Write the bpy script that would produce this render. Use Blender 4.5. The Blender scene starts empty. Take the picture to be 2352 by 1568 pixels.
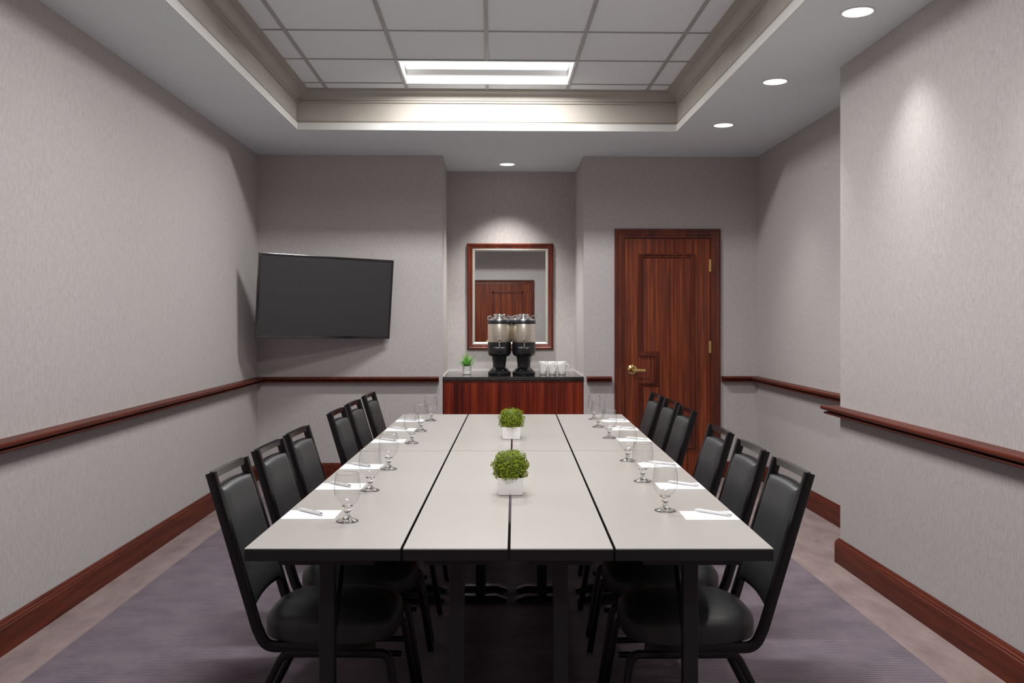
import bpy, bmesh, math, random
from math import sin, cos, pi, radians
from mathutils import Vector, Matrix

SC = bpy.context.scene
COL = SC.collection
TH = 0.0255                      # the table group stands turned by this much in the room
CH = 1.394                       # eye height

def W(x, y, z=0.0):              # table-group frame -> room frame
    return Vector((x*cos(TH)+y*sin(TH), -x*sin(TH)+y*cos(TH), z))

# ------------------------------------------------------------------ camera, world, exposure
cam = bpy.data.cameras.new('camera'); camo = bpy.data.objects.new('camera', cam); COL.objects.link(camo)
camo.location = (0, 0, CH); camo.rotation_euler = (pi/2, 0, -TH)
cam.sensor_width = 36; cam.lens = 36*2080/2352
cam.shift_x = -7/2352; cam.shift_y = -49/2352
cam.clip_start = 0.02; cam.clip_end = 60
SC.camera = camo
wd = bpy.data.worlds.new('world'); SC.world = wd; wd.use_nodes = True
wd.node_tree.nodes['Background'].inputs[0].default_value = (0.6, 0.6, 0.62, 1)
wd.node_tree.nodes['Background'].inputs[1].default_value = 0.05
SC.view_settings.view_transform = 'Standard'; SC.view_settings.look = 'None'
SC.view_settings.exposure = 0.0; SC.view_settings.gamma = 1.0; SC.view_settings.use_curve_mapping = False

P_TROFFER = 56.0
P_DOWN = 52.0
P_NICHE = 210.0
ZS = 2.845      # soffit
ZT = 3.149      # tile plane
TU0, TU1, TV0, TV1 = -1.481, 1.42, 0.76, 6.94      # tray opening
FRONT_V = -0.30
TROFFERS = [6.415, 3.98, 1.545]
DOWNS = [(1.722, v) for v in (6.698, 5.468, 4.222, 2.98, 1.74)]

def area(name, loc, sx, sy, p, parent=None):
    l = bpy.data.lights.new(name, 'AREA'); l.shape = 'RECTANGLE'; l.size = sx; l.size_y = sy; l.energy = p
    l.color = (1.0, 0.992, 0.978)
    o = bpy.data.objects.new(name, l); COL.objects.link(o); o.location = loc; return o
def spot(name, loc, p, ang=92, blend=1.0, col=(1, .97, .93)):
    l = bpy.data.lights.new(name, 'SPOT'); l.energy = p; l.spot_size = radians(ang); l.spot_blend = blend
    l.shadow_soft_size = 0.05; l.color = col
    o = bpy.data.objects.new(name, l); COL.objects.link(o); o.location = loc; return o
for v in TROFFERS:
    area('troffer_tube_light', (-0.035, v+.03, ZT+0.046), 1.12, 0.145, P_TROFFER)
for u, v in DOWNS:
    spot('downlight_beam', (u, v, ZS-0.012), P_DOWN)
spot('downlight_beam', (0.142, 8.43, ZS-0.012), P_NICHE, 94, 1.0, (1, .955, .90))

# ------------------------------------------------------------------ helpers
class MB:
    def __init__(s): s.bm = bmesh.new(); s.mi = 0
    def _n(s, n0):
        s.bm.faces.ensure_lookup_table()
        for f in s.bm.faces[n0:]: f.material_index = s.mi
    def box(s, x0, x1, y0, y1, z0, z1, bev=0.0, seg=2, M=None):
        n0 = len(s.bm.faces)
        vs = [s.bm.verts.new((x, y, z)) for x in (x0, x1) for y in (y0, y1) for z in (z0, z1)]
        fs = [(0,1,3,2),(4,6,7,5),(0,4,5,1),(2,3,7,6),(0,2,6,4),(1,5,7,3)]
        fa = [s.bm.faces.new([vs[i] for i in f]) for f in fs]
        if bev > 0:
            es = list({e for f in fa for e in f.edges})
            bmesh.ops.bevel(s.bm, geom=es, offset=bev, segments=seg, profile=.5, affect='EDGES')
        s._n(n0)
        if M is not None:
            s.bm.faces.ensure_lookup_table()
            vv = {v for f in s.bm.faces[n0:] for v in f.verts}
            for v in vv: v.co = M @ v.co
        return s
    def poly(s, pts, fn):
        """extrude polygon: pts 2D, fn(p, t) -> 3D for t in 0,1"""
        n0 = len(s.bm.faces)
        a = [s.bm.verts.new(fn(p, 0)) for p in pts]; b = [s.bm.verts.new(fn(p, 1)) for p in pts]
        n = len(pts)
        s.bm.faces.new(a[::-1]); s.bm.faces.new(b)
        for i in range(n): s.bm.faces.new((a[i], a[(i+1) % n], b[(i+1) % n], b[i]))
        s._n(n0); return s
    def loft(s, rings, closed=True, caps=True):
        n0 = len(s.bm.faces)
        R = [[s.bm.verts.new(p) for p in r] for r in rings]
        n = len(R[0])
        for i in range(len(R)-1):
            for j in range(n if closed else n-1):
                s.bm.faces.new((R[i][j], R[i][(j+1) % n], R[i+1][(j+1) % n], R[i+1][j]))
        if caps and closed:
            s.bm.faces.new(R[0][::-1]); s.bm.faces.new(R[-1])
        s._n(n0); return s
    def lathe(s, prof, cx=0, cy=0, cz=0, n=32, axis='z', caps=True):
        rings = []
        for r, z in prof:
            ring = []
            for i in range(n):
                a = 2*pi*i/n
                if axis == 'z': p = (cx+r*cos(a), cy+r*sin(a), cz+z)
                elif axis == 'y': p = (cx+r*cos(a), cy-z, cz+r*sin(a))
                else: p = (cx+z, cy+r*cos(a), cz+r*sin(a))
                ring.append(p)
            rings.append(ring)
        return s.loft(rings, True, caps)
    def tube(s, pts, w, h=None, fil=0.0, up=(0, 1, 0), n=8, rnd=0.35, closed=False):
        """sweep a rounded rectangle (w along 'up', h across) along a filleted path"""
        h = h or w
        P = [Vector(p) for p in pts]
        if fil > 0: P = fillet(P, fil, closed)
        up = Vector(up).normalized()
        sec = []
        if n <= 8:
            r = rnd
            for sx, sy in ((1, 1), (-1, 1), (-1, -1), (1, -1)):
                c = ((1, 1-r), (1-r, 1)) if (sx*sy > 0) else ((1-r, 1), (1, 1-r))
                for a, b in c: sec.append((sx*a*w/2, sy*b*h/2))
        else:
            sec = [(w/2*cos(2*pi*i/n), h/2*sin(2*pi*i/n)) for i in range(n)]
        rings = []
        m = len(P)
        for i, p in enumerate(P):
            if closed: t = (P[(i+1) % m]-P[i-1]).normalized()
            elif i == 0: t = (P[1]-P[0]).normalized()
            elif i == m-1: t = (P[-1]-P[-2]).normalized()
            else: t = ((P[i+1]-p).normalized()+(p-P[i-1]).normalized()).normalized()
            u = (up-t*up.dot(t)).normalized(); v = t.cross(u)
            rings.append([p+u*a+v*b for a, b in sec])
        if closed: rings.append(rings[0])
        return s.loft(rings, True, not closed)
    def obj(s, name, mats, parent=None, smooth=False, ang=35, loc=None, rz=None):
        if isinstance(mats, bpy.types.Material): mats = [mats]
        bmesh.ops.remove_doubles(s.bm, verts=s.bm.verts, dist=1e-6)
        bmesh.ops.recalc_face_normals(s.bm, faces=s.bm.faces)
        me = bpy.data.meshes.new(name); s.bm.to_mesh(me); s.bm.free()
        for m in mats: me.materials.append(m)
        if smooth:
            me.shade_smooth()
            try: me.set_sharp_from_angle(angle=radians(ang))
            except Exception: pass
        o = bpy.data.objects.new(name, me); COL.objects.link(o)
        if parent: o.parent = parent
        if loc is not None: o.location = loc
        if rz is not None: o.rotation_euler[2] = rz
        return o

def fillet(P, r, closed=False):
    out = []; n = len(P)
    for i, p in enumerate(P):
        if not closed and i in (0, n-1): out.append(p); continue
        a = P[i-1]-p; b = P[(i+1) % n]-p
        la, lb = a.length, b.length; a.normalize(); b.normalize()
        ang = a.angle(b)
        if ang > pi-0.02: out.append(p); continue
        d = min(r/math.tan(ang/2), la*.49, lb*.49)
        p0 = p+a*d; p1 = p+b*d
        for k in range(7):
            t = k/6; out.append(p0*(1-t)**2+p*2*t*(1-t)+p1*t*t)
    return out

def empty(name, loc, rz=0, rot=None):
    o = bpy.data.objects.new(name, None); COL.objects.link(o); o.location = loc
    o.rotation_euler = rot if rot else (0, 0, rz); o.empty_display_size = .1; return o
def tag(o, label, cat, group=None):
    o['label'] = label; o['category'] = cat
    if group: o['group'] = group
    return o
def struct(o): o['kind'] = 'structure'; return o
def kids(o): return [c for c in bpy.data.objects if c.parent == o]
def copy_tree(o, parent=None):
    ch = kids(o)
    c = o.copy(); COL.objects.link(c)
    if parent: c.parent = parent
    for k in ch: copy_tree(k, c)
    return c

# ------------------------------------------------------------------ materials
def mat(name, col=(.5, .5, .5), rough=.5, metal=0, spec=.5, coat=0):
    m = bpy.data.materials.new(name); m.use_nodes = True
    b = m.node_tree.nodes['Principled BSDF']
    b.inputs['Base Color'].default_value = (*col, 1); b.inputs['Roughness'].default_value = rough
    b.inputs['Metallic'].default_value = metal; b.inputs['Specular IOR Level'].default_value = spec
    b.inputs['Coat Weight'].default_value = coat; b.inputs['Coat Roughness'].default_value = .08
    return m
def nt(m): return m.node_tree.nodes, m.node_tree.links, m.node_tree.nodes['Principled BSDF']
def noise(m, scale=(1, 1, 1), detail=3, ns=1.0, rough=.5, coord='Object', dist=0):
    N, L, b = nt(m)
    tc = N.new('ShaderNodeTexCoord'); mp = N.new('ShaderNodeMapping'); mp.inputs['Scale'].default_value = scale
    n = N.new('ShaderNodeTexNoise'); n.inputs['Scale'].default_value = ns; n.inputs['Detail'].default_value = detail
    n.inputs['Roughness'].default_value = rough; n.inputs['Distortion'].default_value = dist
    L.new(tc.outputs[coord], mp.inputs[0]); L.new(mp.outputs[0], n.inputs['Vector'])
    return n.outputs['Fac']
def ramp(m, fac, stops):
    N, L, b = nt(m)
    r = N.new('ShaderNodeValToRGB'); e = r.color_ramp.elements
    while len(e) < len(stops): e.new(.5)
    for i, (p, c) in enumerate(stops): e[i].position = p; e[i].color = (*c, 1)
    L.new(fac, r.inputs[0]); return r.outputs[0]
def mixc(m, a, b_, fac, mode='MIX'):
    N, L, b = nt(m)
    x = N.new('ShaderNodeMix'); x.data_type = 'RGBA'; x.blend_type = mode
    for s, v in ((6, a), (7, b_), (0, fac)):
        if isinstance(v, (int, float)): x.inputs[s].default_value = v
        elif isinstance(v, tuple): x.inputs[s].default_value = (*v, 1)
        else: L.new(v, x.inputs[s])
    return x.outputs[2]
def math_(m, op, a, b_=0.0, c=0.0):
    N, L, b = nt(m)
    x = N.new('ShaderNodeMath'); x.operation = op
    for i, v in enumerate((a, b_, c)):
        if isinstance(v, (int, float)): x.inputs[i].default_value = v
        else: L.new(v, x.inputs[i])
    return x.outputs[0]
def bump(m, h, strength=.2, dist=.002):
    N, L, b = nt(m)
    x = N.new('ShaderNodeBump'); x.inputs['Strength'].default_value = strength; x.inputs['Distance'].default_value = dist
    L.new(h, x.inputs['Height']); L.new(x.outputs[0], b.inputs['Normal'])
def setc(m, c): N, L, b = nt(m); L.new(c, b.inputs['Base Color'])

# woven wall covering
M_wall = mat('wall_fabric', rough=.75, spec=.25)
n1 = noise(M_wall, (1, 1, .28), 4, 95, .65)
n2 = noise(M_wall, (1, 1, 1), 3, 3.0)
n3 = noise(M_wall, (.25, .25, 1), 3, 150, .6)
c = ramp(M_wall, n1, [(.25, (.395, .360, .360)), (.5, (.485, .446, .444)), (.78, (.585, .548, .543))])
c = mixc(M_wall, c, (.47, .455, .446), math_(M_wall, 'MULTIPLY', n2, .6))
c = mixc(M_wall, c, ramp(M_wall, n3, [(.3, (.78, .78, .78)), (.7, (1.1, 1.1, 1.1))]), .35, 'MULTIPLY')
setc(M_wall, c); bump(M_wall, n1, .25, .002)

M_soffit = mat('soffit_paint', (.66, .66, .66), .85, spec=.2)
n = noise(M_soffit, (1, 1, 1), 2, 2.0); setc(M_soffit, ramp(M_soffit, n, [(.3, (.73, .785, .815)), (.7, (.755, .81, .84))]))
M_fascia = mat('fascia_white_paint', (.60, .588, .568), .6)
M_greige = mat('moulding_greige_paint', (.46, .42, .37), .55)
n = noise(M_greige, (1, 1, 1), 2, 4.0); setc(M_greige, ramp(M_greige, n, [(.3, (.36, .33, .29)), (.7, (.40, .365, .325))]))
M_tile = mat('acoustic_tile', rough=.9, spec=.15)
n = noise(M_tile, (1, 1, 1), 3, 220, .7); setc(M_tile, ramp(M_tile, n, [(.3, (.73, .775, .80)), (.65, (.78, .82, .845))])); bump(M_tile, n, .15, .001)
M_grid = mat('ceiling_grid_metal', (.36, .36, .365), .5)
n = noise(M_grid, (1, 1, 1), 2, 9); setc(M_grid, ramp(M_grid, n, [(.3, (.34, .34, .345)), (.7, (.38, .38, .385))]))

# carpet with a plain border and a ribbed field
M_floor = mat('carpet', rough=.95, spec=.1)
N, L, b = nt(M_floor)
tc = N.new('ShaderNodeTexCoord'); sx = N.new('ShaderNodeSeparateXYZ'); L.new(tc.outputs['Object'], sx.inputs[0])
mu = math_(M_floor, 'MULTIPLY', math_(M_floor, 'GREATER_THAN', sx.outputs[0], -1.815), math_(M_floor, 'LESS_THAN', sx.outputs[0], 1.757))
mv = math_(M_floor, 'MULTIPLY', math_(M_floor, 'GREATER_THAN', sx.outputs[1], -.06), math_(M_floor, 'LESS_THAN', sx.outputs[1], 7.75))
field = math_(M_floor, 'MULTIPLY', mu, mv)
wob = noise(M_floor, (3, 3, 1), 3, 3.0)
rib = math_(M_floor, 'SINE', math_(M_floor, 'ADD', math_(M_floor, 'MULTIPLY', sx.outputs[1], 2*pi/.0185), math_(M_floor, 'MULTIPLY', wob, 1.2)))
rib01 = math_(M_floor, 'MULTIPLY_ADD', rib, .5, .5)
fib = noise(M_floor, (1, 1, 1), 4, 260, .7)
blot = noise(M_floor, (1, 1, 1), 4, 6.0, .6)
fc = mixc(M_floor, (.122, .100, .124), (.215, .180, .206), rib01)
fc = mixc(M_floor, fc, ramp(M_floor, blot, [(.3, (.78, .76, .78)), (.7, (1.18, 1.14, 1.12))]), .8, 'MULTIPLY')
blot2 = noise(M_floor, (1, .35, 1), 4, 9.0, .6)
bc = ramp(M_floor, blot2, [(.3, (.205, .152, .148)), (.7, (.305, .238, .232))])
cc = mixc(M_floor, bc, fc, field)
cc = mixc(M_floor, cc, ramp(M_floor, fib, [(.3, (.75, .75, .75)), (.7, (1.2, 1.2, 1.2))]), .5, 'MULTIPLY')
setc(M_floor, cc)
bump(M_floor, math_(M_floor, 'ADD', math_(M_floor, 'MULTIPLY', rib01, field), math_(M_floor, 'MULTIPLY', fib, .6)), .5, .003)

def wood(name, scale, c0, c1, c2, rough=.3, ns=1.0, dist=.6, coat=.15, spec=.4):
    m = mat(name, rough=rough, spec=spec, coat=coat)
    a = noise(m, scale, 4, ns, .6, dist=dist)
    b2 = noise(m, tuple(s*5 for s in scale[:2])+(scale[2]*3,), 2, ns, .5)
    f = math_(m, 'ADD', math_(m, 'MULTIPLY', a, .75), math_(m, 'MULTIPLY', b2, .25))
    setc(m, ramp(m, f, [(.36, c0), (.5, c1), (.64, c2)]))
    bump(m, b2, .05, .0005)
    return m
M_door = wood('mahogany_door_veneer', (40, 40, 1.0), (.060, .010, .004), (.145, .026, .008), (.28, .062, .015), dist=.25)
M_cab = wood('mahogany_cabinet_veneer', (20, 20, .5), (.040, .006, .004), (.125, .014, .006), (.26, .036, .010), dist=.35)
M_frame = wood('mahogany_casing', (18, 18, 1.5), (.06, .011, .006), (.10, .018, .008), (.15, .030, .011), coat=.2)
M_trimx = wood('mahogany_trim_along_wall', (1.5, 30, 30), (.060, .009, .004), (.095, .015, .006), (.135, .024, .008), coat=.0, rough=.45, spec=.25)
M_trimy = wood('mahogany_trim_side_wall', (30, 1.5, 30), (.060, .009, .004), (.095, .015, .006), (.135, .024, .008), coat=.0, rough=.45, spec=.25)

M_lam = mat('table_laminate', rough=.32, spec=.45)
n = noise(M_lam, (1, 1, 1), 3, 1.6); n2 = noise(M_lam, (1, 1, 1), 3, 380, .6)
c = ramp(M_lam, n, [(.3, (.415, .388, .362)), (.7, (.445, .418, .394))])
c = mixc(M_lam, c, ramp(M_lam, n2, [(.35, (.93, .93, .93)), (.65, (1.04, 1.04, 1.04))]), .6, 'MULTIPLY'); setc(M_lam, c)
def simple(name, c, rough, metal=0, spec=.5, var=.08, ns=12, coat=0, bs=0):
    m = mat(name, c, rough, metal, spec, coat)
    n = noise(m, (1, 1, 1), 3, ns)
    setc(m, ramp(m, n, [(.3, tuple(x*(1-var) for x in c)), (.7, tuple(min(1, x*(1+var)) for x in c))]))
    if bs: bump(m, n, bs, .0008)
    return m
M_tedge = simple('table_edge_black', (.006, .006, .007), .4)
M_post = simple('black_powder_steel', (.004, .004, .005), .4)
M_chairf = simple('chair_frame_black', (.004, .004, .005), .28, spec=.4)
M_rail = simple('chair_rail_gloss_black', (.006, .006, .007), .16, spec=.5)
M_vinyl = simple('chair_black_vinyl', (.030, .031, .033), .42, ns=400, var=.12, bs=.1, spec=.45)
M_chrome = simple('chrome', (.75, .75, .75), .12, 1)
M_steel = mat('brushed_steel', (.62, .56, .46), .30, 1)
n = noise(M_steel, (1, 1, 60), 2, 4); setc(M_steel, ramp(M_steel, n, [(.3, (.74, .68, .58)), (.7, (.84, .78, .68))]))
M_bplastic = simple('black_plastic', (.014, .014, .016), .3)
M_brass = simple('polished_brass', (.83, .62, .25), .18, 1, var=.04)
M_screen = simple('screen_matt', (.030, .030, .031), .40, spec=.5, var=.02)
M_bezel = simple('bezel_gloss_black', (.006, .006, .007), .1, coat=.8)
M_paper = simple('white_paper', (.86, .86, .88), .7, var=.01)
M_pen = simple('white_pen_barrel', (.74, .73, .73), .4, var=.02)
M_ceram = simple('white_ceramic', (.88, .87, .855), .22, var=.02, coat=.4)
M_pot = simple('white_matt_pot', (.74, .72, .69), .5, var=.03)
M_granite = mat('black_granite', rough=.12, spec=.6)
n = noise(M_granite, (1, 1, 1), 4, 90, .8); setc(M_granite, ramp(M_granite, n, [(.45, (.012, .012, .012)), (.62, (.035, .033, .030)), (.8, (.12, .11, .10))]))
M_caulk = simple('white_edge_strip', (.62, .60, .58), .4, var=.02)
M_silver = simple('silver_liner', (.62, .60, .55), .35, .6, var=.04)
M_mirror = mat('mirror_glass', (.86, .88, .87), .01, 1)
n = noise(M_mirror, (1, 1, 1), 2, 3); setc(M_mirror, ramp(M_mirror, n, [(.3, (.85, .87, .86)), (.7, (.88, .90, .89))]))
M_refl = simple('troffer_reflector_white', (.72, .72, .72), .5, var=.01)
M_soil = simple('dark_soil', (.02, .014, .009), .9)

def emis(name, col, s):
    m = bpy.data.materials.new(name); m.use_nodes = True
    b = m.node_tree.nodes['Principled BSDF']; b.inputs['Base Color'].default_value = (.8, .8, .8, 1)
    b.inputs['Emission Color'].default_value = (*col, 1); b.inputs['Emission Strength'].default_value = s
    n = noise(m, (1, 1, 1), 1, 3); setc(m, ramp(m, n, [(.3, (.79, .79, .79)), (.7, (.81, .81, .81))]))
    return m
M_lens = emis('lamp_lens', (1, .99, .96), 3.0)
M_diff = emis('troffer_lamp_cover', (1, 1, 1), 1.6)

def leafmat(name, a, b_, ns):
    m = mat(name, rough=.6, spec=.3)
    n = noise(m, (1, 1, 1), 2, ns, .6); setc(m, ramp(m, n, [(.3, a), (.7, b_)]))
    m.node_tree.nodes['Principled BSDF'].inputs['Subsurface Weight'].default_value = 0
    return m
M_moss = leafmat('moss_sprigs', (.11, .17, .004), (.36, .42, .018), 70)
M_mosscore = leafmat('moss_core', (.035, .065, .002), (.10, .14, .006), 50)
M_grass = leafmat('grass_blades', (.06, .26, .03), (.30, .55, .14), 60)

# clear glass: thin walls for the bowl, solid glass for the stem and foot
M_bowl = bpy.data.materials.new('thin_clear_glass'); M_bowl.use_nodes = True
N = M_bowl.node_tree.nodes; L = M_bowl.node_tree.links
N.remove(N['Principled BSDF']); out = N['Material Output']
tr = N.new('ShaderNodeBsdfTransparent'); gl = N.new('ShaderNodeBsdfGlossy'); gl.inputs['Roughness'].default_value = .02
lw = N.new('ShaderNodeLayerWeight'); lw.inputs['Blend'].default_value = .5
rp = N.new('ShaderNodeValToRGB'); e = rp.color_ramp.elements
e[0].position = .0; e[0].color = (.99, .99, .99, 1); e[1].position = 1; e[1].color = (.12, .13, .13, 1)
m_ = e.new(.78); m_.color = (.95, .955, .955, 1)
fr = N.new('ShaderNodeValToRGB'); fe = fr.color_ramp.elements; fe[0].color = (.05, .05, .05, 1); fe[1].position = 1; fe[1].color = (.75, .75, .75, 1); q_ = fe.new(.66); q_.color = (.13, .13, .13, 1); L.new(lw.outputs['Facing'], fr.inputs[0])
mx = N.new('ShaderNodeMixShader')
L.new(lw.outputs['Facing'], rp.inputs[0]); L.new(rp.outputs[0], tr.inputs[0])
L.new(fr.outputs[0], mx.inputs[0]); L.new(tr.outputs[0], mx.inputs[1]); L.new(gl.outputs[0], mx.inputs[2]); L.new(mx.outputs[0], out.inputs[0])
M_glass = mat('solid_clear_glass', (1, 1, 1), .0)
b = M_glass.node_tree.nodes['Principled BSDF']; b.inputs['Transmission Weight'].default_value = 1; b.inputs['IOR'].default_value = 1.48

# ------------------------------------------------------------------ room shell
U0 = -2.055; U1 = 2.002; U2 = 2.357; VB = 8.0; VN = 8.85; VC = 5.157; NU0 = -.435; NU1 = .812; ZW = 3.3
struct(MB().box(U0-.12, U2+.12, FRONT_V-.12, VN+.12, -.06, 0).obj('floor', M_floor))
struct(MB().box(U0-.12, U0, FRONT_V-.12, VB+.12, 0, ZS+.02).obj('wall_left', M_wall))
struct(MB().box(U1, U2+.12, FRONT_V-.12, VC, 0, ZS+.02).obj('wall_right', M_wall))
struct(MB().box(U2, U2+.12, VC, VB+.12, 0, ZS+.02).obj('wall_right_recess', M_wall))
w = MB().box(U0, NU0, VB, VB+.12, 0, ZS+.02).box(NU0-.12, NU0, VB+.12, VN+.12, 0, ZS+.02)
w.box(NU0, NU1, VN, VN+.12, 0, ZS+.02).box(NU1, NU1+.12, VB+.12, VN+.12, 0, ZS+.02).box(NU1, 1.150, VB, VB+.12, 0, ZS+.02).box(1.959, U2, VB, VB+.12, 0, ZS+.02).box(1.150, 1.959, VB, VB+.12, 2.143, ZS+.02)
w.box(1.150, 1.959, VB+.06, VB+.12, 0, 2.143)
struct(w.obj('wall_back', M_wall))
w = MB().box(U0, -1.15, FRONT_V-.12, FRONT_V, 0, ZS+.02).box(.84, U1, FRONT_V-.12, FRONT_V, 0, ZS+.02).box(-1.15, .84, FRONT_V-.12, FRONT_V, 2.19, ZS+.02)
struct(w.obj('wall_front', M_wall))

ceil = MB()
e2 = .004
ceil.box(U0-.12, TU0-e2, FRONT_V-.12, VN+.12, ZS, ZS+.06).box(TU1+e2, U2+.12, FRONT_V-.12, VN+.12, ZS, ZS+.06)
ceil.box(TU0-e2, TU1+e2, TV1+e2, VN+.12, ZS, ZS+.06).box(TU0-e2, TU1+e2, FRONT_V-.12, TV0-e2, ZS, ZS+.06)
ceil = struct(ceil.obj('ceiling', M_soffit))
# tile plane with openings for the troffers (tray)
tl = MB()
FU0, FU1 = -.035-.609, -.035+.609
vs = sorted(TROFFERS)
tl.box(TU0-.02, FU0, TV0-.02, TV1+.02, ZT, ZT+.02).box(FU1, TU1+.02, TV0-.02, TV1+.02, ZT, ZT+.02)
edges = [TV0-.02]
for v in vs: edges += [v-.3045, v+.3045]
edges.append(TV1+.02)
for i in range(0, len(edges), 2): tl.box(FU0, FU1, edges[i], edges[i+1], ZT, ZT+.02)
tl.obj('tile_field', M_tile, ceil)
g = MB()
k = -2
for i in range(-2, 3):
    u = -.035+.609*i
    if i == 0:
        for j in range(0, len(edges), 2): g.box(u-.012, u+.012, edges[j], edges[j+1], ZT-.006, ZT+.001)
    else: g.box(u-.012, u+.012, TV0, TV1, ZT-.006, ZT+.001)
v = 6.7195
while v > TV0: g.box(TU0, TU1, v-.007, v+.007, ZT-.0055, ZT+.001); v -= .609
g.obj('ceiling_grid', M_grid, ceil)
# closed lid above the tray
MB().box(TU0-.1, TU1+.1, TV0-.1, TV1+.1, ZT+.14, ZT+.18).obj('plenum_deck', M_soffit, ceil)
# tray mouldings
def ring_profile(prof, mi=None):
    """prof: list of (inward offset, z); sweeps round the tray opening with mitred corners"""
    rings = []
    for d, z in prof:
        rings.append([(TU0+d, TV0+d*(.7 if d > 0 else 1), z), (TU1-d, TV0+d*(.7 if d > 0 else 1), z), (TU1-d, TV1-d*(.7 if d > 0 else 1), z), (TU0+d, TV1-d*(.7 if d > 0 else 1), z)])
    return rings
fa = MB().loft(ring_profile([(-.0035, ZS), (0, ZS), (0, ZS+.053), (-.06, ZS+.053), (-.06, ZS+.0605), (-.0035, ZS+.0605), (-.0035, ZS)]), True, False)
struct(fa.obj('trim_1', M_fascia))
pr = [(-.06, ZS+.053), (-.002, ZS+.054), (-.002, ZS+.060), (-.008, ZS+.063), (-.002, ZS+.067), (-.006, ZS+.071), (-.012, ZS+.074),
      (-.012, ZS+.205), (.004, ZS+.209), (.004, ZS+.219), (-.004, ZS+.223), (.008, ZS+.228), (.008, ZS+.236)]
for i in range(9):
    a = pi/2*i/8; pr.append((.012+.062*(1-cos(a)), ZS+.238+.046*sin(a)))
pr += [(.080, ZS+.286), (.080, ZT-.012), (.088, ZT-.010), (.088, ZT), (-.06, ZT), (-.06, ZS+.053)]
struct(MB().loft(ring_profile(pr), True, False).obj('trim_2', M_greige, smooth=True, ang=25))

# chair rail and baseboards
RZ0, RZ1, RP = .849, .897, .085
RAIL = [(0, RZ0), (RP*.55, RZ0), (RP*.80, RZ0+.003), (RP*.84, RZ0+.010), (RP*.78, RZ0+.015), (RP*.62, RZ0+.018), (RP*.62, RZ0+.023), (RP*.90, RZ0+.026),
        (RP*.98, RZ0+.030), (RP, RZ0+.034), (RP, RZ1-.006), (RP*.98, RZ1-.001), (RP*.95, RZ1), (0, RZ1)]
BASE = [(0, 0), (.024, 0), (.024, .112), (.020, .116), (.020, .119), (.022, .123), (.018, .128), (.012, .130), (.012, .134), (.008, .140), (0, .140)]
def run(name, path, prof, m, closed=False):
    """sweep profile along plan path; room interior is on the left-hand side of travel; mitred corners"""
    P = [Vector((x, y)) for x, y in path]; n = len(P); rings = []
    for i, p in enumerate(P):
        d0 = (p-P[i-1]).normalized() if i > 0 else (P[1]-p).normalized()
        d1 = (P[i+1]-p).normalized() if i < n-1 else d0
        n0 = Vector((-d0.y, d0.x)); n1 = Vector((-d1.y, d1.x))
        mm = (n0+n1); mm = mm/(mm.dot(n0)) if mm.length > 1e-6 else n0
        rings.append([(p.x+mm.x*d, p.y+mm.y*d, z) for d, z in prof])
    return struct(MB().loft(rings).obj(name, m))
e_ = .0005
run('trim_3', [(U1-e_-.0, FRONT_V+.01), (U1-e_, VC+e_), (U2-.01, VC+e_)], RAIL, M_trimy)     # near right wall and its return
run('trim_4', [(U2-e_, VC+.1), (U2-e_, VB-e_), (2.039, VB-e_)], RAIL, M_trimy)
run('trim_5', [(1.053, VB-e_), (.837, VB-e_)], RAIL, M_trimx)
run('trim_6', [(-.466, VB-e_), (U0+e_, VB-e_), (U0+e_, FRONT_V+.01)], RAIL, M_trimy)
run('baseboard_right', [(U1-e_, FRONT_V+.01), (U1-e_, VC+e_), (U2-.005, VC+e_)], BASE, M_trimy)
run('baseboard_recess', [(U2-e_, VC+.03), (U2-e_, VB-e_), (2.008, VB-e_)], BASE, M_trimy)
run('baseboard_back', [(1.082, VB-e_), (NU1+.005, VB-e_)], BASE, M_trimx)
run('baseboard_left', [(NU0-.005, VB-e_), (U0+e_, VB-e_), (U0+e_, FRONT_V+.01)], BASE, M_trimy)

# ------------------------------------------------------------------ doors
def moulding(mb, loop, y, w_=.042, t=.024, mi=0):
    """raised moulding following an orthogonal closed loop (u,z); y = door face, towards -y"""
    P = [Vector(p) for p in loop]; n = len(P)
    prof = [(0, 0), (0, t*.6), (w_*.12, t), (w_*.35, t*.9), (w_*.55, t*.45), (w_*.8, t*.4), (w_, 0)]
    rings = []
    for i in range(n):
        d0 = (P[i]-P[i-1]).normalized(); d1 = (P[(i+1) % n]-P[i]).normalized()
        n0 = Vector((-d0.y, d0.x)); n1 = Vector((-d1.y, d1.x)); m_ = (n0+n1); m_ = m_/m_.dot(n0)
        rings.append([(P[i].x+m_.x*a, y-b, P[i].y+m_.y*a) for a, b in prof])
    rings.append(rings[0])
    mb.loft(rings, False, False)

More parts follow.
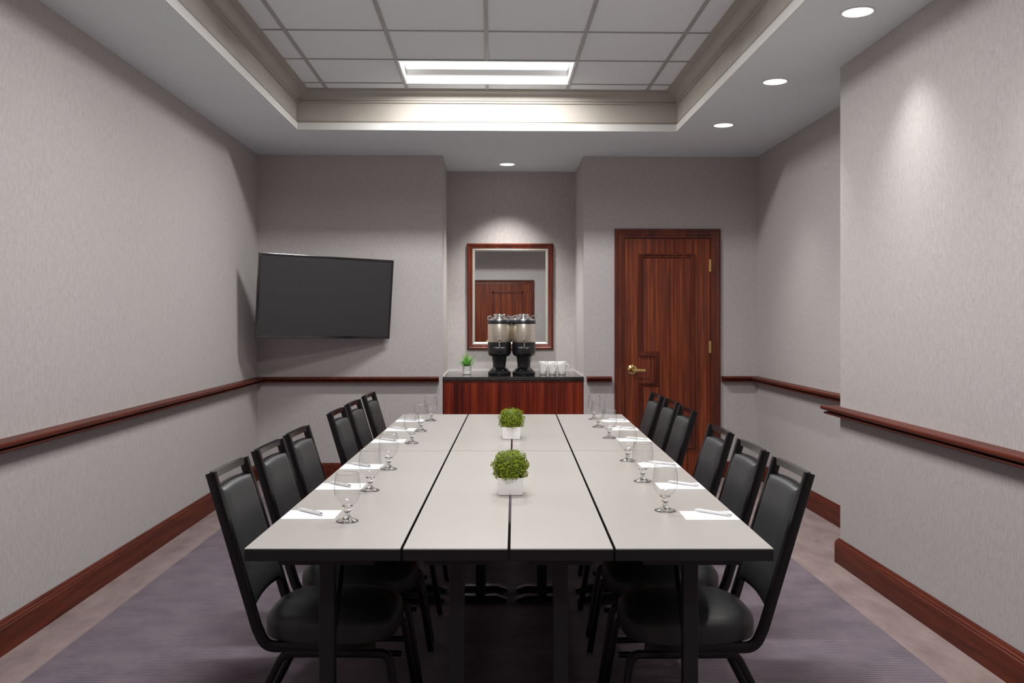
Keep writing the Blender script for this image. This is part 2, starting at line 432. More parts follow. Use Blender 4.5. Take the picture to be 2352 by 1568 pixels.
def build_door(name, u0, u1, zt, y, face, casing=.085, notch=True, hinge_right=True, double=False, cas_out=None):
    """u0..u1: slab extent; y: wall plane; face: -1 faces -y, +1 faces +y (mirrored copy is built by rotating)"""
    root = struct(empty(name, (0, 0, 0) if face < 0 else (0, 0, 0)))
    if face > 0: root.location = (0, 0, 0)
    cw = casing
    # casing: outer jamb frame with stepped profile
    prof = [(0, -.0), (0, .020), (.010, .024), (.030, .020), (.060, .016), (cw-.012, .012), (cw-.010, 0), (cw, 0), (cw, -.06), (0, -.06)]
    prof = [(0, 0), (0, .022), (.008, .027), (.022, .027), (.030, .021), (.052, .017), (.060, .019), (.066, .014), (cw, .012), (cw, -.05), (0, -.05)]
    path = [(u0-cw, 0.0), (u0-cw, zt+cw*.9), (u1+cw, zt+cw*.9), (u1+cw, 0.0)]
    P = [Vector(p) for p in path]; rings = []
    for i in range(4):
        d0 = (P[i]-P[i-1]).normalized() if i else (P[1]-P[0]).normalized()
        d1 = (P[i+1]-P[i]).normalized() if i < 3 else d0
        n0 = Vector((d0.y, -d0.x)); n1 = Vector((d1.y, -d1.x)); m_ = n0+n1; m_ = m_/m_.dot(n0)
        sy = [1, .9, .9, 1][i]
        rings.append([(P[i].x+m_.x*a, y+face*b, P[i].y+m_.y*a*.9) for a, b in prof])
    MB().loft(rings).obj('casing', M_frame, root)
    leaves = [(u0, u1, hinge_right)] if not double else [(u0, (u0+u1)/2-.001, False), ((u0+u1)/2+.001, u1, True)]
    for a, b, hr in leaves:
        leaf = MB().box(a+.003, b-.003, y-face*.005 if face < 0 else y-.045, y+.045 if face < 0 else y-.005+.01, .008, zt-.003)
        yy = y-face*.005 if face < 0 else y+.005
        lf = leaf.obj('door_leaf', M_door, root)
        if face < 0:
            mb = MB()
            pl, prr, pt, pb = a+.132, b-.141, zt-.140, .255
            nu = a+.271
            if notch: loop = [(pl, pb), (prr, pb), (prr, pt), (pl, pt), (pl, 1.074), (nu, 1.074), (nu, .846), (pl, .846)]
            else: loop = [(pl, pb), (prr, pb), (prr, pt), (pl, pt)]
            moulding(mb, loop, y+.005)
            mb.obj('panel_moulding', M_frame, lf, smooth=True, ang=30)
        else:
            mb = MB(); pl, prr, pt, pb = a+.16, b-.16, zt-.16, .255
            for q in ((pl, prr, pt-.036, pt), (pl, prr, pb, pb+.036), (pl, pl+.036, pb, pt), (prr-.036, prr, pb, pt)):
                mb.box(q[0], q[1], y+.004, y+.018, q[2], q[3], .004)
            mb.obj('panel_moulding', M_frame, lf)
        hx = b if hr else a
        for hz in (zt-.30, 1.10, .28):
            s_ = -1 if face < 0 else 1
            h_ = MB().lathe([(.006, 0), (.006, .0), (.0075, .002), (.0075, .108), (.006, .110)], hx, y+s_*.006, hz, 12)
            h_.box(hx-.014, hx+.010, y+s_*.004 if s_ < 0 else y+.001, y+.0 if s_ < 0 else y+.006, hz+.002, hz+.108)
            h_.obj('hinge', M_brass, lf, smooth=True)
        kx = a+.075 if hr else b-.075
        if double and not hr: continue
        s_ = 1 if face < 0 else -1      # lathe on y axis goes to -y for positive z
        yb = y+.005 if face < 0 else y+.005
        hd = MB()
        hd.lathe([(.0005, 0), (.046, 0), (.046, s_*.004), (.042, s_*.009), (.030, s_*.012), (.024, s_*.015), (.022, s_*.030), (.017, s_*.038), (.015, s_*.048), (.012, s_*.060), (.0005, s_*.062)], kx, yb, .954, 28, 'y')
        yl = yb-s_*.052
        hd.tube([(kx-.008, yl, .951), (kx+.04, yl-.0, .951), (kx+.110, yl, .949)], .024, .012, up=(0, 0, 1), rnd=.5)
        hd.obj('lever_handle', M_brass, lf, smooth=True, ang=40)
    return root
build_door('door_1', 1.169, 1.940, 2.124, VB-.001, -1)
# cut-out look: the leaf stands in the wall plane, casing proud of it
build_door('door_2', -1.10, .78, 2.124, FRONT_V, +1, casing=.06, double=True)

# ------------------------------------------------------------------ ceiling fixtures
def troffer():
    r = empty('recessed_troffer', (0, 0, 0))
    h = .3045; hu = .609
    f = MB()
    for a in ((-hu, hu, -h, -h+.016), (-hu, hu, h-.016, h), (-hu, -hu+.016, -h+.016, h-.016), (hu-.016, hu, -h+.016, h-.016)): f.box(a[0], a[1], a[2], a[3], -.008, .002)
    f.obj('frame', M_refl, r)
    prof = []
    for i in range(17):
        t = -1+2*i/16; prof.append(((h-.016)*t, .100*(1-abs(t)**3)))
    rf = MB(); n0 = 0
    rings = [[(-hu+.016, y, z) for y, z in prof], [(hu-.016, y, z) for y, z in prof]]
    rf.loft(rings, False, False)
    for s in (-1, 1):
        rf.bm.faces.new([rf.bm.verts.new((s*(hu-.016), y, z)) for y, z in prof])
    rf.obj('reflector', M_refl, r, smooth=True)
    c = MB()
    pr = [(-.058, .066), (-.046, .048), (.106, .048), (.112, .066)]
    c.poly(pr, lambda p, t: (-hu+.03+t*(2*hu-.06), p[0], p[1]))
    c.obj('lamp_cover', M_diff, r)
    return r
t0 = troffer()
TL = ['long white recessed light panel glowing at the far end of the tray ceiling', 'long white recessed light panel in the middle of the tray ceiling', 'long white recessed light panel nearest the double doors']
for i, v in enumerate(TROFFERS):
    o = t0 if i == 0 else copy_tree(t0)
    o.location = (-.035, v, ZT); tag(o, TL[i], 'ceiling light', 'tray ceiling light panels')

def downlight():
    r = empty('recessed_downlight', (0, 0, 0))
    MB().lathe([(.083, 0), (.083, -.003), (.079, -.005), (.070, -.003), (.069, .0)], n=40, caps=False).obj('trim_ring', M_refl, r, smooth=True)
    MB().lathe([(.0005, -.0015), (.070, -.0015), (.070, .0), (.0005, .0)], n=40, caps=False).obj('lens', M_lens, r)
    return r
d0 = downlight()
DL = ['round recessed downlight over the right wall, farthest and smallest of the row', 'round recessed downlight over the right wall, middle one of the visible row',
      'largest round recessed downlight at the top right, nearest of the visible row', 'round recessed downlight over the right wall beside the nearest chairs', 'round recessed downlight over the right wall close to the double doors']
for i, (u, v) in enumerate(DOWNS):
    o = d0 if i == 0 else copy_tree(d0)
    o.location = (u, v, ZS-.0005); tag(o, DL[i], 'ceiling light', 'downlights along the right wall')
o = copy_tree(d0); o.location = (.142, 8.43, ZS-.0005); tag(o, 'small round recessed downlight in the alcove ceiling above the mirror', 'ceiling light')

# ------------------------------------------------------------------ tables
TZ = .74
def table(name, x0, x1, y0, y1, label, loc_lab):
    cx, cy = (x0+x1)/2, (y0+y1)/2; w2 = (x1-x0)/2-.0028; l2 = (y1-y0)/2-.002
    r = empty('folding_table', W(cx, cy), -TH)
    MB().box(-w2, w2, -l2, l2, TZ-.036, TZ-.0012, .002, 1).obj('tabletop', M_tedge, r)
    MB().box(-w2+.0015, w2-.0015, -l2+.0015, l2-.0015, TZ-.0013, TZ).obj('laminate_surface', M_lam, r)
    for s in (-1, 1):
        yy = s*(l2-.08)
        MB().box(-.022, .022, yy-.022, yy+.022, .035, TZ-.036, .004).obj('leg_post', M_post, r)
        fw = w2-.02
        MB().poly([(-fw, .012), (-fw, .028), (-fw+.05, .045), (fw-.05, .045), (fw, .028), (fw, .012)], lambda p, t: (p[0], yy-.02+.04*t, p[1])).obj('foot', M_post, r)
        MB().box(-w2*.62, w2*.62, yy-.03, yy+.03, TZ-.060, TZ-.0365).obj('mounting_plate', M_post, r)
        MB().tube([(0, yy-s*.02, .36), (0, yy-s*.30, TZ-.04)], .016, up=(1, 0, 0)).obj('folding_brace', M_post, r)
        for sx in (-1, 1):
            MB().lathe([(.014, 0), (.014, .008), (.006, .013)], sx*(fw-.03), yy, 0, 12).obj('glide', M_chrome, r)
    MB().box(-w2+.04, -w2+.055, -l2+.16, l2-.16, TZ-.062, TZ-.0365).box(w2-.055, w2-.04, -l2+.16, l2-.16, TZ-.062, TZ-.0365).obj('side_rail', M_post, r)
    tag(r, label, 'table', 'folding tables pushed together')
XS = [-.7795, -.325, -.0174, .285, .7446]; YS = [2.59, 4.535, 6.298]
names = [['wide outer table at the near left, in front of the nearest left chairs', 'narrow table left of the centre seam in the near row',
          'narrow table right of the centre seam in the near row', 'wide outer table at the near right, in front of the nearest right chairs'],
         ['wide outer table at the far left, beside the farther left chairs', 'narrow table left of the centre seam in the far row',
          'narrow table right of the centre seam in the far row', 'wide outer table at the far right, beside the farther right chairs']]
for j in range(2):
    for i in range(4):
        table('t', XS[i], XS[i+1], YS[j], YS[j+1], 'grey '+names[j][i], None)

# ------------------------------------------------------------------ chairs
def make_chair():
    r = empty('banquet_chair', (0, 0, 0))
    tw = .025; hw = .166
    def bx(z): return -.385+(.900-z)*(.152/.5)          # back slope
    for s in (-1, 1):
        y = s*hw
        p = [(bx(.9), y, .898), (bx(.40), y*1.03, .40), (bx(.40)+.028, y*1.03, .338), (.02, y*1.02, .338), (.15, y*.98, .338)]
        MB().tube(p, tw, .032, fil=.085, up=(0, 1, 0), rnd=.3).obj('side_frame', M_chairf, r, smooth=True, ang=50)
    # top rail: flat band, slightly bowed backwards
    n = 12; rings = []
    for i in range(n+1):
        t = -1+2*i/n; y = t*(hw-.010); bow = -.004*(1-t*t)
        zc = .889; h2 = .0105; xx = bx(.889)
        rings.append([(xx+bow-.009, y, zc-h2), (xx+bow-.011, y, zc+h2), (xx+bow+.007, y, zc+h2), (xx+bow+.010, y, zc-h2)])
    MB().loft(rings).obj('top_rail', M_rail, r, smooth=True, ang=40)
    # padded back: cushion in front, shell behind, arched lower edge
    def pad(name, x_off0, x_off1, dome, m, inset):
        nx, nz = 24, 32; F = []; Bk = []
        for j in range(nz+1):
            tz = j/nz; rowf = []; rowb = []
            for i in range(nx+1):
                t = -1+2*i/nx
                yw = (hw-.0135-inset)
                zb = .466+.010*(1-t*t); ztp = .846-inset+.006*(1-t*t)
                z = zb+inset+(ztp-zb-inset)*tz; y = t*yw*(1.0+.03*(1-tz))
                ex = (1-abs(t)**10)*(1-abs(2*tz-1)**16)
                bow = -.004*(1-t*t)
                x = bx(z)+bow
                rowf.append((x+x_off1+dome*ex, y, z)); rowb.append((x+x_off0, y, z))
            F.append(rowf); Bk.append(rowb)
        m_ = MB(); bm = m_.bm
        VF = [[bm.verts.new(p) for p in row] for row in F]; VB_ = [[bm.verts.new(p) for p in row] for row in Bk]
        for j in range(nz):
            for i in range(nx):
                bm.faces.new((VF[j][i], VF[j][i+1], VF[j+1][i+1], VF[j+1][i])); bm.faces.new((VB_[j][i], VB_[j+1][i], VB_[j+1][i+1], VB_[j][i+1]))
        for i in range(nx):
            bm.faces.new((VF[0][i], VB_[0][i], VB_[0][i+1], VF[0][i+1])); bm.faces.new((VF[nz][i], VF[nz][i+1], VB_[nz][i+1], VB_[nz][i]))
        for j in range(nz):
            bm.faces.new((VF[j][0], VF[j+1][0], VB_[j+1][0], VB_[j][0])); bm.faces.new((VF[j][nx], VB_[j][nx], VB_[j+1][nx], VF[j+1][nx]))
        m_.obj(name, m, r, smooth=True, ang=60)
    pad('back_cushion', .0, .014, .012, M_vinyl, .004)
    pad('back_shell', -.012, -.001, .0, M_chairf, 0)
    # seat: rounded trapezoid cushion, domed
    def seat_outline(n=48):
        pts = []
        for i in range(n):
            a = 2*pi*i/n; c_, s_ = cos(a), sin(a); e1 = 2/3.5
            x = .01+.222*math.copysign(abs(c_)**e1, c_); y = math.copysign(abs(s_)**e1, s_)
            wdt = .205 if x > 0 else .205-.85*x*x
            pts.append((x, y*wdt))
        return pts
    so = seat_outline(); rings = []
    for k_, (sc_, z) in enumerate([(.94, .350), (.99, .354), (1.0, .362), (1.0, .396), (.985, .410), (.95, .421), (.88, .434), (.75, .449), (.55, .461), (.35, .467), (.15, .4695), (.02, .470)]):
        rings.append([((x-.01)*sc_-.012, y*sc_*.96, z) for x, y in so])
    MB().loft(rings).obj('seat', M_vinyl, r, smooth=True, ang=70)
    # legs: an inverted U on each side
    for s in (-1, 1):
        y = s*(hw+.004)
        z = .318
        top = MB().tube([(-.085, y, z), (.135, y, z)], .024, up=(0, 1, 0), rnd=.3); top.obj('leg_rail', M_chairf, r, smooth=True, ang=50)
        for d, fx in ((-1, -.30), (1, .245)):
            xs = -.085 if d < 0 else .135
            MB().tube([(xs, y, z), (xs+d*.060, y, z), (fx, y*1.08, .014)], .024, fil=.07, up=(0, 1, 0), rnd=.3).obj('leg', M_chairf, r, smooth=True, ang=50)
            MB().lathe([(.012, 0), (.013, .004), (.011, .018), (.0005, .019)], fx, y*1.08, 0, 14).obj('glide', M_chrome, r, smooth=True)
        MB().tube([(-.212, y*1.035, .19), (.185, y*1.035, .19)], .018, up=(0, 1, 0), rnd=.3).obj('side_stretcher', M_chairf, r, smooth=True, ang=50)
    MB().tube([(.05, -hw, .322), (.05, hw, .322)], .022, up=(1, 0, 0)).tube([(-.07, -hw, .322), (-.07, hw, .322)], .022, up=(1, 0, 0)).obj('cross_brace', M_chairf, r)
    return r
ch0 = make_chair()
LYS = [3.10, 3.605, 4.075, 4.98, 5.48, 6.07]; RYS = [3.09, 3.59, 4.14, 5.09, 5.585, 6.035]
RX = [.565, .560, .560, .590, .590, .565]
ordw = ['nearest', 'second', 'third', 'fourth', 'fifth', 'farthest']
first = True
for side, ys in (('left', LYS), ('right', RYS)):
    for i, y in enumerate(ys):
        o = ch0 if first else copy_tree(ch0); first = False
        if side == 'left': o.location = W(-.600, y); o.rotation_euler[2] = -TH-radians(1.2)
        else: o.location = W(RX[i], y); o.rotation_euler[2] = -TH+pi+radians(1.6)
        if i == 0: lb = f'black vinyl banquet chair nearest the camera on the {side} side of the table'
        elif i == 5: lb = f'black vinyl banquet chair at the far end of the {side} row, nearest the back wall'
        elif i < 3: lb = f'black vinyl banquet chair, {ordw[i]} from the near end of the {side} row'
        else: lb = f'black vinyl banquet chair, {ordw[i]} from the near end of the {side} row, past the gap' if i == 3 else f'black vinyl banquet chair, fifth from the near end of the {side} row'
        tag(o, lb, 'chair', f'banquet chairs along the {side} side')

# ------------------------------------------------------------------ goblets
def goblet():
    r = empty('water_goblet', (0, 0, 0))
    bowl = [(.0112, .0470), (.016, .0500), (.023, .0560), (.031, .0650), (.0375, .0770), (.0415, .0900), (.0428, .1020), (.0425, .1130), (.0410, .1280), (.0385, .1430), (.0365, .1560)]
    b_ = MB().lathe(bowl, n=40, caps=False)
    b_.obj('bowl', M_bowl, r, smooth=True, ang=180)
    MB().lathe([(.0366, .1552), (.0372, .156), (.0366, .1570), (.0358, .156), (.0366, .1552)], n=40, caps=False).obj('rim', M_glass, r, smooth=True, ang=180)
    st = [(.0005, .0565), (.010, .0545), (.0175, .0520), (.0185, .0508), (.0150, .0480), (.0110, .0450), (.0090, .0420), (.0105, .0385), (.0120, .0350), (.0105, .0315), (.0080, .0280),
          (.0075, .0240), (.0090, .0190), (.0140, .0130), (.0230, .0075), (.0320, .0045), (.0362, .0030), (.0362, .0012), (.0350, .0002), (.0005, .0002)]
    MB().lathe(st, n=40, caps=False).obj('stem', M_glass, r, smooth=True, ang=180)
    return r
g0 = goblet(); first = True
GL = [(-.545, 2.944), (-.556, 3.474), (-.554, 3.972), (-.548, 4.807), (-.555, 5.339), (-.546, 5.889)]
GR = [(.515, 3.106), (.517, 3.67), (.523, 4.206), (.523, 5.023), (.509, 5.541), (.522, 5.977)]
for side, G in (('left', GL), ('right', GR)):
    for i, (x, y) in enumerate(G):
        o = g0 if first else copy_tree(g0); first = False
        o.location = W(x, y, TZ+.0003); o.rotation_euler[2] = -TH+i*.3
        pos = 'nearest the camera' if i == 0 else ('farthest away' if i == 5 else ordw[i]+' from the near end')
        tag(o, f'clear stemmed water glass in the {side} row, {pos}', 'glass', f'water glasses on the {side} side')

# ------------------------------------------------------------------ notepads and pens
def notepad():
    return MB().box(-.0885, .0885, -.068, .068, 0, .002).obj('notepad', M_paper)
def pen():
    r = empty('pen', (0, 0, 0))
    MB().lathe([(.0015, -.070), (.0045, -.058), (.0052, -.050), (.0052, .050), (.0048, .055)], 0, 0, .0058, 14, 'x').obj('barrel', M_pen, r, smooth=True)
    MB().lathe([(.0042, .054), (.0046, .056), (.0046, .064), (.003, .067)], 0, 0, .0058, 14, 'x').obj('push_button', M_chrome, r, smooth=True)
    MB().box(.012, .052, -.0015, .0015, .0108, .0125).obj('clip', M_chrome, r)
    return r
pd0 = notepad(); pn0 = pen(); first = True
PL = [2.97, 3.484, 3.965, 4.82, 5.33, 5.81]; PR = [2.957, 3.497, 4.01, 4.87, 5.37, 5.80]
for side, ys, xc in (('left', PL, -.682), ('right', PR, .648)):
    for i, y in enumerate(ys):
        o = pd0 if first else pd0.copy(); q = pn0 if first else copy_tree(pn0)
        if not first: COL.objects.link(o)
        first = False
        o.location = W(xc, y+.068, TZ+.0004); o.rotation_euler[2] = -TH
        pos = 'nearest the camera' if i == 0 else ('farthest away' if i == 5 else ordw[i]+' from the near end')
        tag(o, f'white notepad sheet on the {side} side of the table, {pos}', 'notepad', f'notepads on the {side} side')
        q.location = W(xc-.008+(.026 if side == 'right' else 0), y+.088, TZ+.0026); q.rotation_euler[2] = -TH-.72
        tag(q, f'pale pen lying on the {side} notepad {pos}', 'pen', f'pens on the {side} notepads')

# ------------------------------------------------------------------ moss planters
def rand_dir(rn):
    while True:
        v = Vector((rn.uniform(-1, 1), rn.uniform(-1, 1), rn.uniform(-1, 1)))
        if .1 < v.length < 1: return v.normalized()
def planter(seed, label, x, y, s=1.0):
    rn = random.Random(seed)
    r = empty('moss_planter', W(x, y, TZ+.0003), -TH)
    pb = MB(); hb, ht = .046*s, .0485*s; H = .066*s
    def sq(h, z): return [(-h, -h, z), (h, -h, z), (h, h, z), (-h, h, z)]
    pb.loft([sq(hb*.93, 0), sq(hb, .003), sq(ht, H), sq(ht-.005, H), sq(ht-.006, H-.018)], True, True)
    pb.obj('pot', M_ceram, r)
    core = MB()
    R = .060*s; cz = H+.034*s
    prof = [(.03*s, H-.015)]+[(R*cos(a)*1.0, cz+R*.95*sin(a)) for a in [(-.62+i*(pi/2+.62)/10) for i in range(10)]]+[(.0005, cz+R*.95)]
    core.lathe(prof, n=24).obj('moss_core', M_mosscore, r, smooth=True)
    m = MB(); bm = m.bm
    for k in range(2600):
        d = rand_dir(rn)
        if d.z < -.62: continue
        lump = 1+.07*sin(d.x*7+seed)*sin(d.y*8+1)+.05*sin(d.z*11)
        p = Vector((d.x*R*lump, d.y*R*lump, cz+d.z*R*.95*lump))
        if p.z < H-.008*s and max(abs(p.x), abs(p.y)) < ht: continue
        t = rand_dir(rn); nrm = (d+t*.8).normalized(); a = nrm.cross(rand_dir(rn)).normalized(); b2 = nrm.cross(a)
        L_ = rn.uniform(.005, .0095)*s; w_ = L_*.55
        q = p+d*rn.uniform(0, .010)*s
        v0 = bm.verts.new(q-a*L_*.5); v1 = bm.verts.new(q+b2*w_*.5+nrm*L_*.15); v2 = bm.verts.new(q+a*L_*.6+nrm*L_*.3); v3 = bm.verts.new(q-b2*w_*.5+nrm*L_*.15)
        bm.faces.new((v0, v1, v2)); bm.faces.new((v0, v2, v3))
    o = m.obj('moss_sprigs', M_moss, r); o['kind'] = 'stuff'
    tag(r, label, 'plant', 'moss planters on the table centre')
planter(3, 'square white pot of green moss on the near tables, larger of the two in view', -.017, 3.42, 1.0)
planter(8, 'square white pot of green moss on the far tables', -.020, 5.013, 1.03)

# ------------------------------------------------------------------ television on the wall arm
a_, t_, r_ = .585, .09, -.018
wv = Vector((cos(a_), sin(a_), 0)); nv = Vector((sin(a_), -cos(a_), 0)); uv = Vector((0, 0, 1))*cos(t_)+nv*sin(t_)
w2v = wv*cos(r_)+uv*sin(r_); u3v = -wv*sin(r_)+uv*cos(r_); n3v = w2v.cross(u3v)
Rm = Matrix((w2v, u3v, n3v)).transposed().to_4x4()       # local x width, y height, z out of screen
Rm = Matrix.Rotation(-TH, 4, 'Z') @ Rm
tvc = W(-1.565, 7.553, 1.582)
tv = empty('television', tvc); tv.rotation_euler = Rm.to_euler()
tw_, th_ = .59, .3425
bz = MB()
for q in ((-tw_, tw_, th_-.017, th_), (-tw_, tw_, -th_, -th_+.022), (-tw_, -tw_+.016, -th_+.022, th_-.017), (tw_-.016, tw_, -th_+.022, th_-.017)):
    bz.box(q[0], q[1], q[2], q[3], -.030, .004, .003, 2)
bz.obj('bezel', M_bezel, tv)
MB().box(-tw_+.016, tw_-.016, -th_+.022, th_-.017, -.02, -.001).obj('screen', M_screen, tv)
MB().box(-tw_+.01, tw_-.01, -th_+.01, th_-.01, -.045, -.030, .006).box(-.35, .35, -.22, .18, -.075, -.045, .01).obj('rear_housing', M_bplastic, tv)
MB().box(-.14, .14, -.14, .14, -.090, -.075).obj('mount_plate', M_post, tv)
# arm reaching back to the corner
inv = Rm.inverted()
def to_tv(p): return inv @ (Vector(p)-tvc)
wp = to_tv((-1.45, VB-.012, 1.60)); md = to_tv((-1.56, VB-.16, 1.60))
MB().tube([(0, 0, -.085), md, wp], .05, .03, up=(0, 1, 0)).obj('wall_arm', M_post, tv)
tag(tv, 'black flat screen television tilted down on an arm in the left back corner', 'television')

# ------------------------------------------------------------------ alcove: cabinet, worktop, mirror, urns, plant, mugs
cab = empty('cabinet', ((NU0+NU1)/2, VB+.42, 0))
cx = (NU0+NU1)/2; hw_ = (NU1-NU0)/2
cb = MB(); cb.box(-hw_+.004, hw_-.004, -.40, .425, .09, .862)
cb.box(-hw_+.004, hw_-.004, -.36, .425, .0, .09); cb.obj('carcass', M_frame, cab)
MB().box(-hw_+.004, hw_-.004, -.422, -.401, .095, .842, .001, 1).obj('front_panel', M_cab, cab)
MB().box(-hw_+.004, hw_-.004, -.426, -.401, .846, .861, .002).obj('top_trim_strip', M_frame, cab)
tag(cab, 'dark red mahogany veneer cabinet filling the alcove below the mirror', 'cabinet')
wt = MB().box(-hw_-.004+.006, hw_+.004-.006, -.435, .428, 0, .030, .003)
wt = wt.obj('worktop', M_granite, None); wt.location = (cx, VB+.42, .863)
tag(wt, 'polished black granite worktop on the alcove cabinet', 'worktop')
sp = MB().box(-hw_+.004, hw_-.004, .419, .4285, .0305, .048).box(-hw_+.003, -hw_+.010, -.42, .419, .0305, .042).box(hw_-.010, hw_-.003, -.42, .419, .0305, .042)
sp.obj('upstand', M_caulk, wt)

mu0, mu1, mz0, mz1 = -.242, .600, 1.105, 2.142
mir = empty('wall_mirror', ((mu0+mu1)/2, VN-.001, (mz0+mz1)/2))
def frame_loop(hx, hz, prof):
    rings = []
    for sx_, sz_ in ((-1, -1), (1, -1), (1, 1), (-1, 1), (-1, -1)):
        rings.append([(sx_*(hx-a), -b, sz_*(hz-a)) for a, b in prof])
    return MB().loft(rings, True, False)
hx, hz = (mu1-mu0)/2, (mz1-mz0)/2
frame_loop(hx, hz, [(0, 0), (0, .018), (.006, .026), (.018, .030), (.028, .024), (.034, .022), (.046, .020), (.052, .014), (.052, 0)]).obj('wood_frame', M_frame, mir, smooth=True, ang=30)
frame_loop(hx, hz, [(.052, 0), (.052, .016), (.060, .018), (.074, .012), (.076, .006), (.076, 0)]).obj('silver_liner', M_silver, mir)
MB().box(-hx+.07, hx-.07, -.006, -.0005, -hz+.07, hz-.07).obj('mirror_pane', M_mirror, mir)
tag(mir, 'wall mirror in a mahogany frame with silver liner above the coffee urns', 'mirror')

WZ = .863+.030
def urn():
    r = empty('coffee_urn', (0, 0, 0))
    MB().lathe([(.0005, 0), (.100, 0), (.104, .006), (.104, .026), (.098, .034), (.086, .040)], n=40).obj('base', M_bplastic, r, smooth=True)
    MB().lathe([(.086, .040), (.089, .043), (.080, .055), (.066, .066), (.060, .072), (.0005, .072)], n=40, caps=False).obj('base_collar', M_bezel, r, smooth=True)
    MB().lathe([(.058, .070), (.060, .10), (.068, .16), (.076, .195), (.076, .20)], n=40).obj('column', M_bplastic, r, smooth=True)
    MB().lathe([(.090, .175), (.102, .190), (.106, .205), (.107, .300), (.0005, .300)], n=48).obj('lower_body', M_bplastic, r, smooth=True)
    MB().lathe([(.105, .300), (.106, .304), (.106, .462), (.105, .466)], n=64).obj('steel_body', M_steel, r, smooth=True)
    MB().lathe([(.105, .466), (.109, .470), (.109, .492), (.104, .500), (.0005, .500)], n=48).obj('shoulder', M_bplastic, r, smooth=True)
    MB().lathe([(.100, .500), (.097, .508), (.080, .516), (.060, .520), (.0005, .520)], n=48).obj('lid', M_chrome, r, smooth=True)
    k_ = MB().lathe([(.050, .518), (.054, .524), (.050, .534), (.043, .540), (.043, .552), (.040, .557), (.0005, .558)], n=32)
    for i in range(6):
        a = i*pi/3; k_.box(.040, .052, -.007, .007, .530, .553, .002, 1, Matrix.Rotation(a, 4, 'Z'))
    k_.obj('lid_knob', M_chrome, r, smooth=True)
    for s in (-1, 1):
        pts = [(s*.087+.020*cos(2*pi*i/16), .0, .520+.020*sin(2*pi*i/16)) for i in range(16)]
        MB().tube(pts, .009, up=(0, 1, 0), n=10, closed=True).obj('side_handle', M_chrome, r, smooth=True)
    # tap block, tap, gauge
    MB().box(-.062, .062, -.128, -.06, .190, .262, .010, 3).obj('tap_housing', M_bplastic, r, smooth=True)
    t = MB().tube([(0, -.10, .268), (0, -.150, .262), (0, -.152, .225)], .022, fil=.02, up=(1, 0, 0), n=12)
    t.obj('tap_spout', M_bplastic, r, smooth=True)
    MB().tube([(-.036, -.150, .262), (-.026, -.156, .248), (.026, -.156, .248), (.036, -.150, .262)], .006, fil=.01, up=(0, 1, 0), n=8).obj('tap_lever', M_chrome, r, smooth=True)
    MB().lathe([(.0005, .0), (.013, 0), (.013, .010), (.010, .014), (.0005, .014)], 0, -.104, .316, 20, 'y').lathe([(.006, 0), (.006, .02), (.009, .026), (.009, .032), (.0005, .034)], 0, -.126, .272, 16).obj('sight_gauge', M_chrome, r, smooth=True)
    return r
u0 = urn(); p0 = W(-.143, 8.28); u0.location = (p0.x, p0.y, WZ+.0003)
u1_ = copy_tree(u0); p1 = W(.080, 8.28); u1_.location = (p1.x, p1.y, WZ+.0003)
tag(u0, 'steel and black coffee urn on the worktop, left of the pair', 'coffee urn', 'coffee urns on the alcove worktop')
tag(u1_, 'steel and black coffee urn on the worktop, right of the pair', 'coffee urn', 'coffee urns on the alcove worktop')

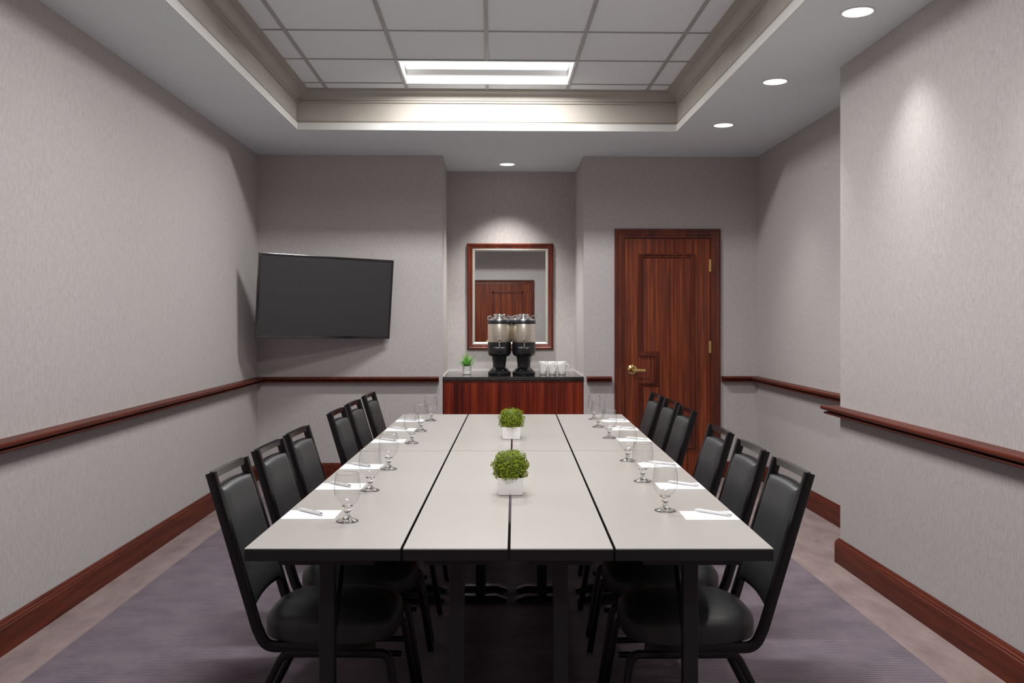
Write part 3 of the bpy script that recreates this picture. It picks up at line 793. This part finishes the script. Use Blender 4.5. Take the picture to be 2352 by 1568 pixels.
rn = random.Random(5)
pl = W(-.445, 8.36); pr_ = empty('potted_grass', (pl.x, pl.y, WZ+.0003))
pt = MB().lathe([(.0005, 0), (.036, 0), (.040, .004), (.041, .030), (.0405, .031), (.0415, .045), (.041, .046), (.042, .062), (.042, .078), (.039, .079), (.038, .066), (.0005, .064)], n=32, caps=False)
pt.obj('pot', M_pot, pr_, smooth=True, ang=30)
MB().lathe([(.0005, .068), (.038, .067), (.038, .064), (.0005, .064)], n=20, caps=False).obj('soil', M_soil, pr_)
g = MB(); bm = g.bm
for i in range(190):
    a = rn.uniform(0, 2*pi); rr = rn.uniform(0, .028); lean = rn.uniform(.05, 1.5); Ln = rn.uniform(.09, .155)*(1-.08*lean); w_ = rn.uniform(.003, .0052)
    base = Vector((rr*cos(a), rr*sin(a), .066)); d = Vector((cos(a), sin(a), 0)); sd = Vector((-sin(a), cos(a), 0))
    prev = None; p = base.copy(); ang = lean*.35
    for k_ in range(6):
        t = k_/5; ww = w_*(1-t*.95)*(.6+.8*min(1, t*3))*.8
        v0 = bm.verts.new(p-sd*ww); v1 = bm.verts.new(p+sd*ww)
        if prev: bm.faces.new((prev[0], prev[1], v1, v0))
        prev = (v0, v1); ang += lean*.22; p = p+(d*sin(ang)+Vector((0, 0, 1))*cos(ang))*Ln/5
o = g.obj('grass_blades', M_grass, pr_); o['kind'] = 'stuff'
tag(pr_, 'small white ribbed pot of green grass at the left end of the worktop', 'plant')

def mug():
    r = empty('coffee_mug', (0, 0, 0))
    MB().lathe([(.0005, .002), (.029, .0), (.032, .002), (.0365, .03), (.0405, .085), (.0425, .118), (.0415, .1195), (.040, .118), (.038, .085), (.033, .02), (.0005, .012)], n=36, caps=False).obj('mug_body', M_ceram, r, smooth=True, ang=60)
    MB().tube([(.038, 0, .096), (.066, 0, .098), (.070, 0, .070), (.055, 0, .034), (.034, 0, .034)], .010, .007, fil=.018, up=(0, 1, 0), n=10).obj('handle', M_ceram, r, smooth=True)
    return r
m0 = mug()
mp = [(.258, 8.33, -1.05, 'left of the three'), (.345, 8.33, -1.05, 'middle of the three'), (.432, 8.33, -.45, 'right of the three')]
for i, (x, y, rz, s) in enumerate(mp):
    o = m0 if i == 0 else copy_tree(m0)
    p = W(x, y); o.location = (p.x, p.y, WZ+.0003); o.rotation_euler[2] = rz-TH
    tag(o, f'white ceramic mug on the black worktop, {s}', 'mug', 'white mugs on the worktop')
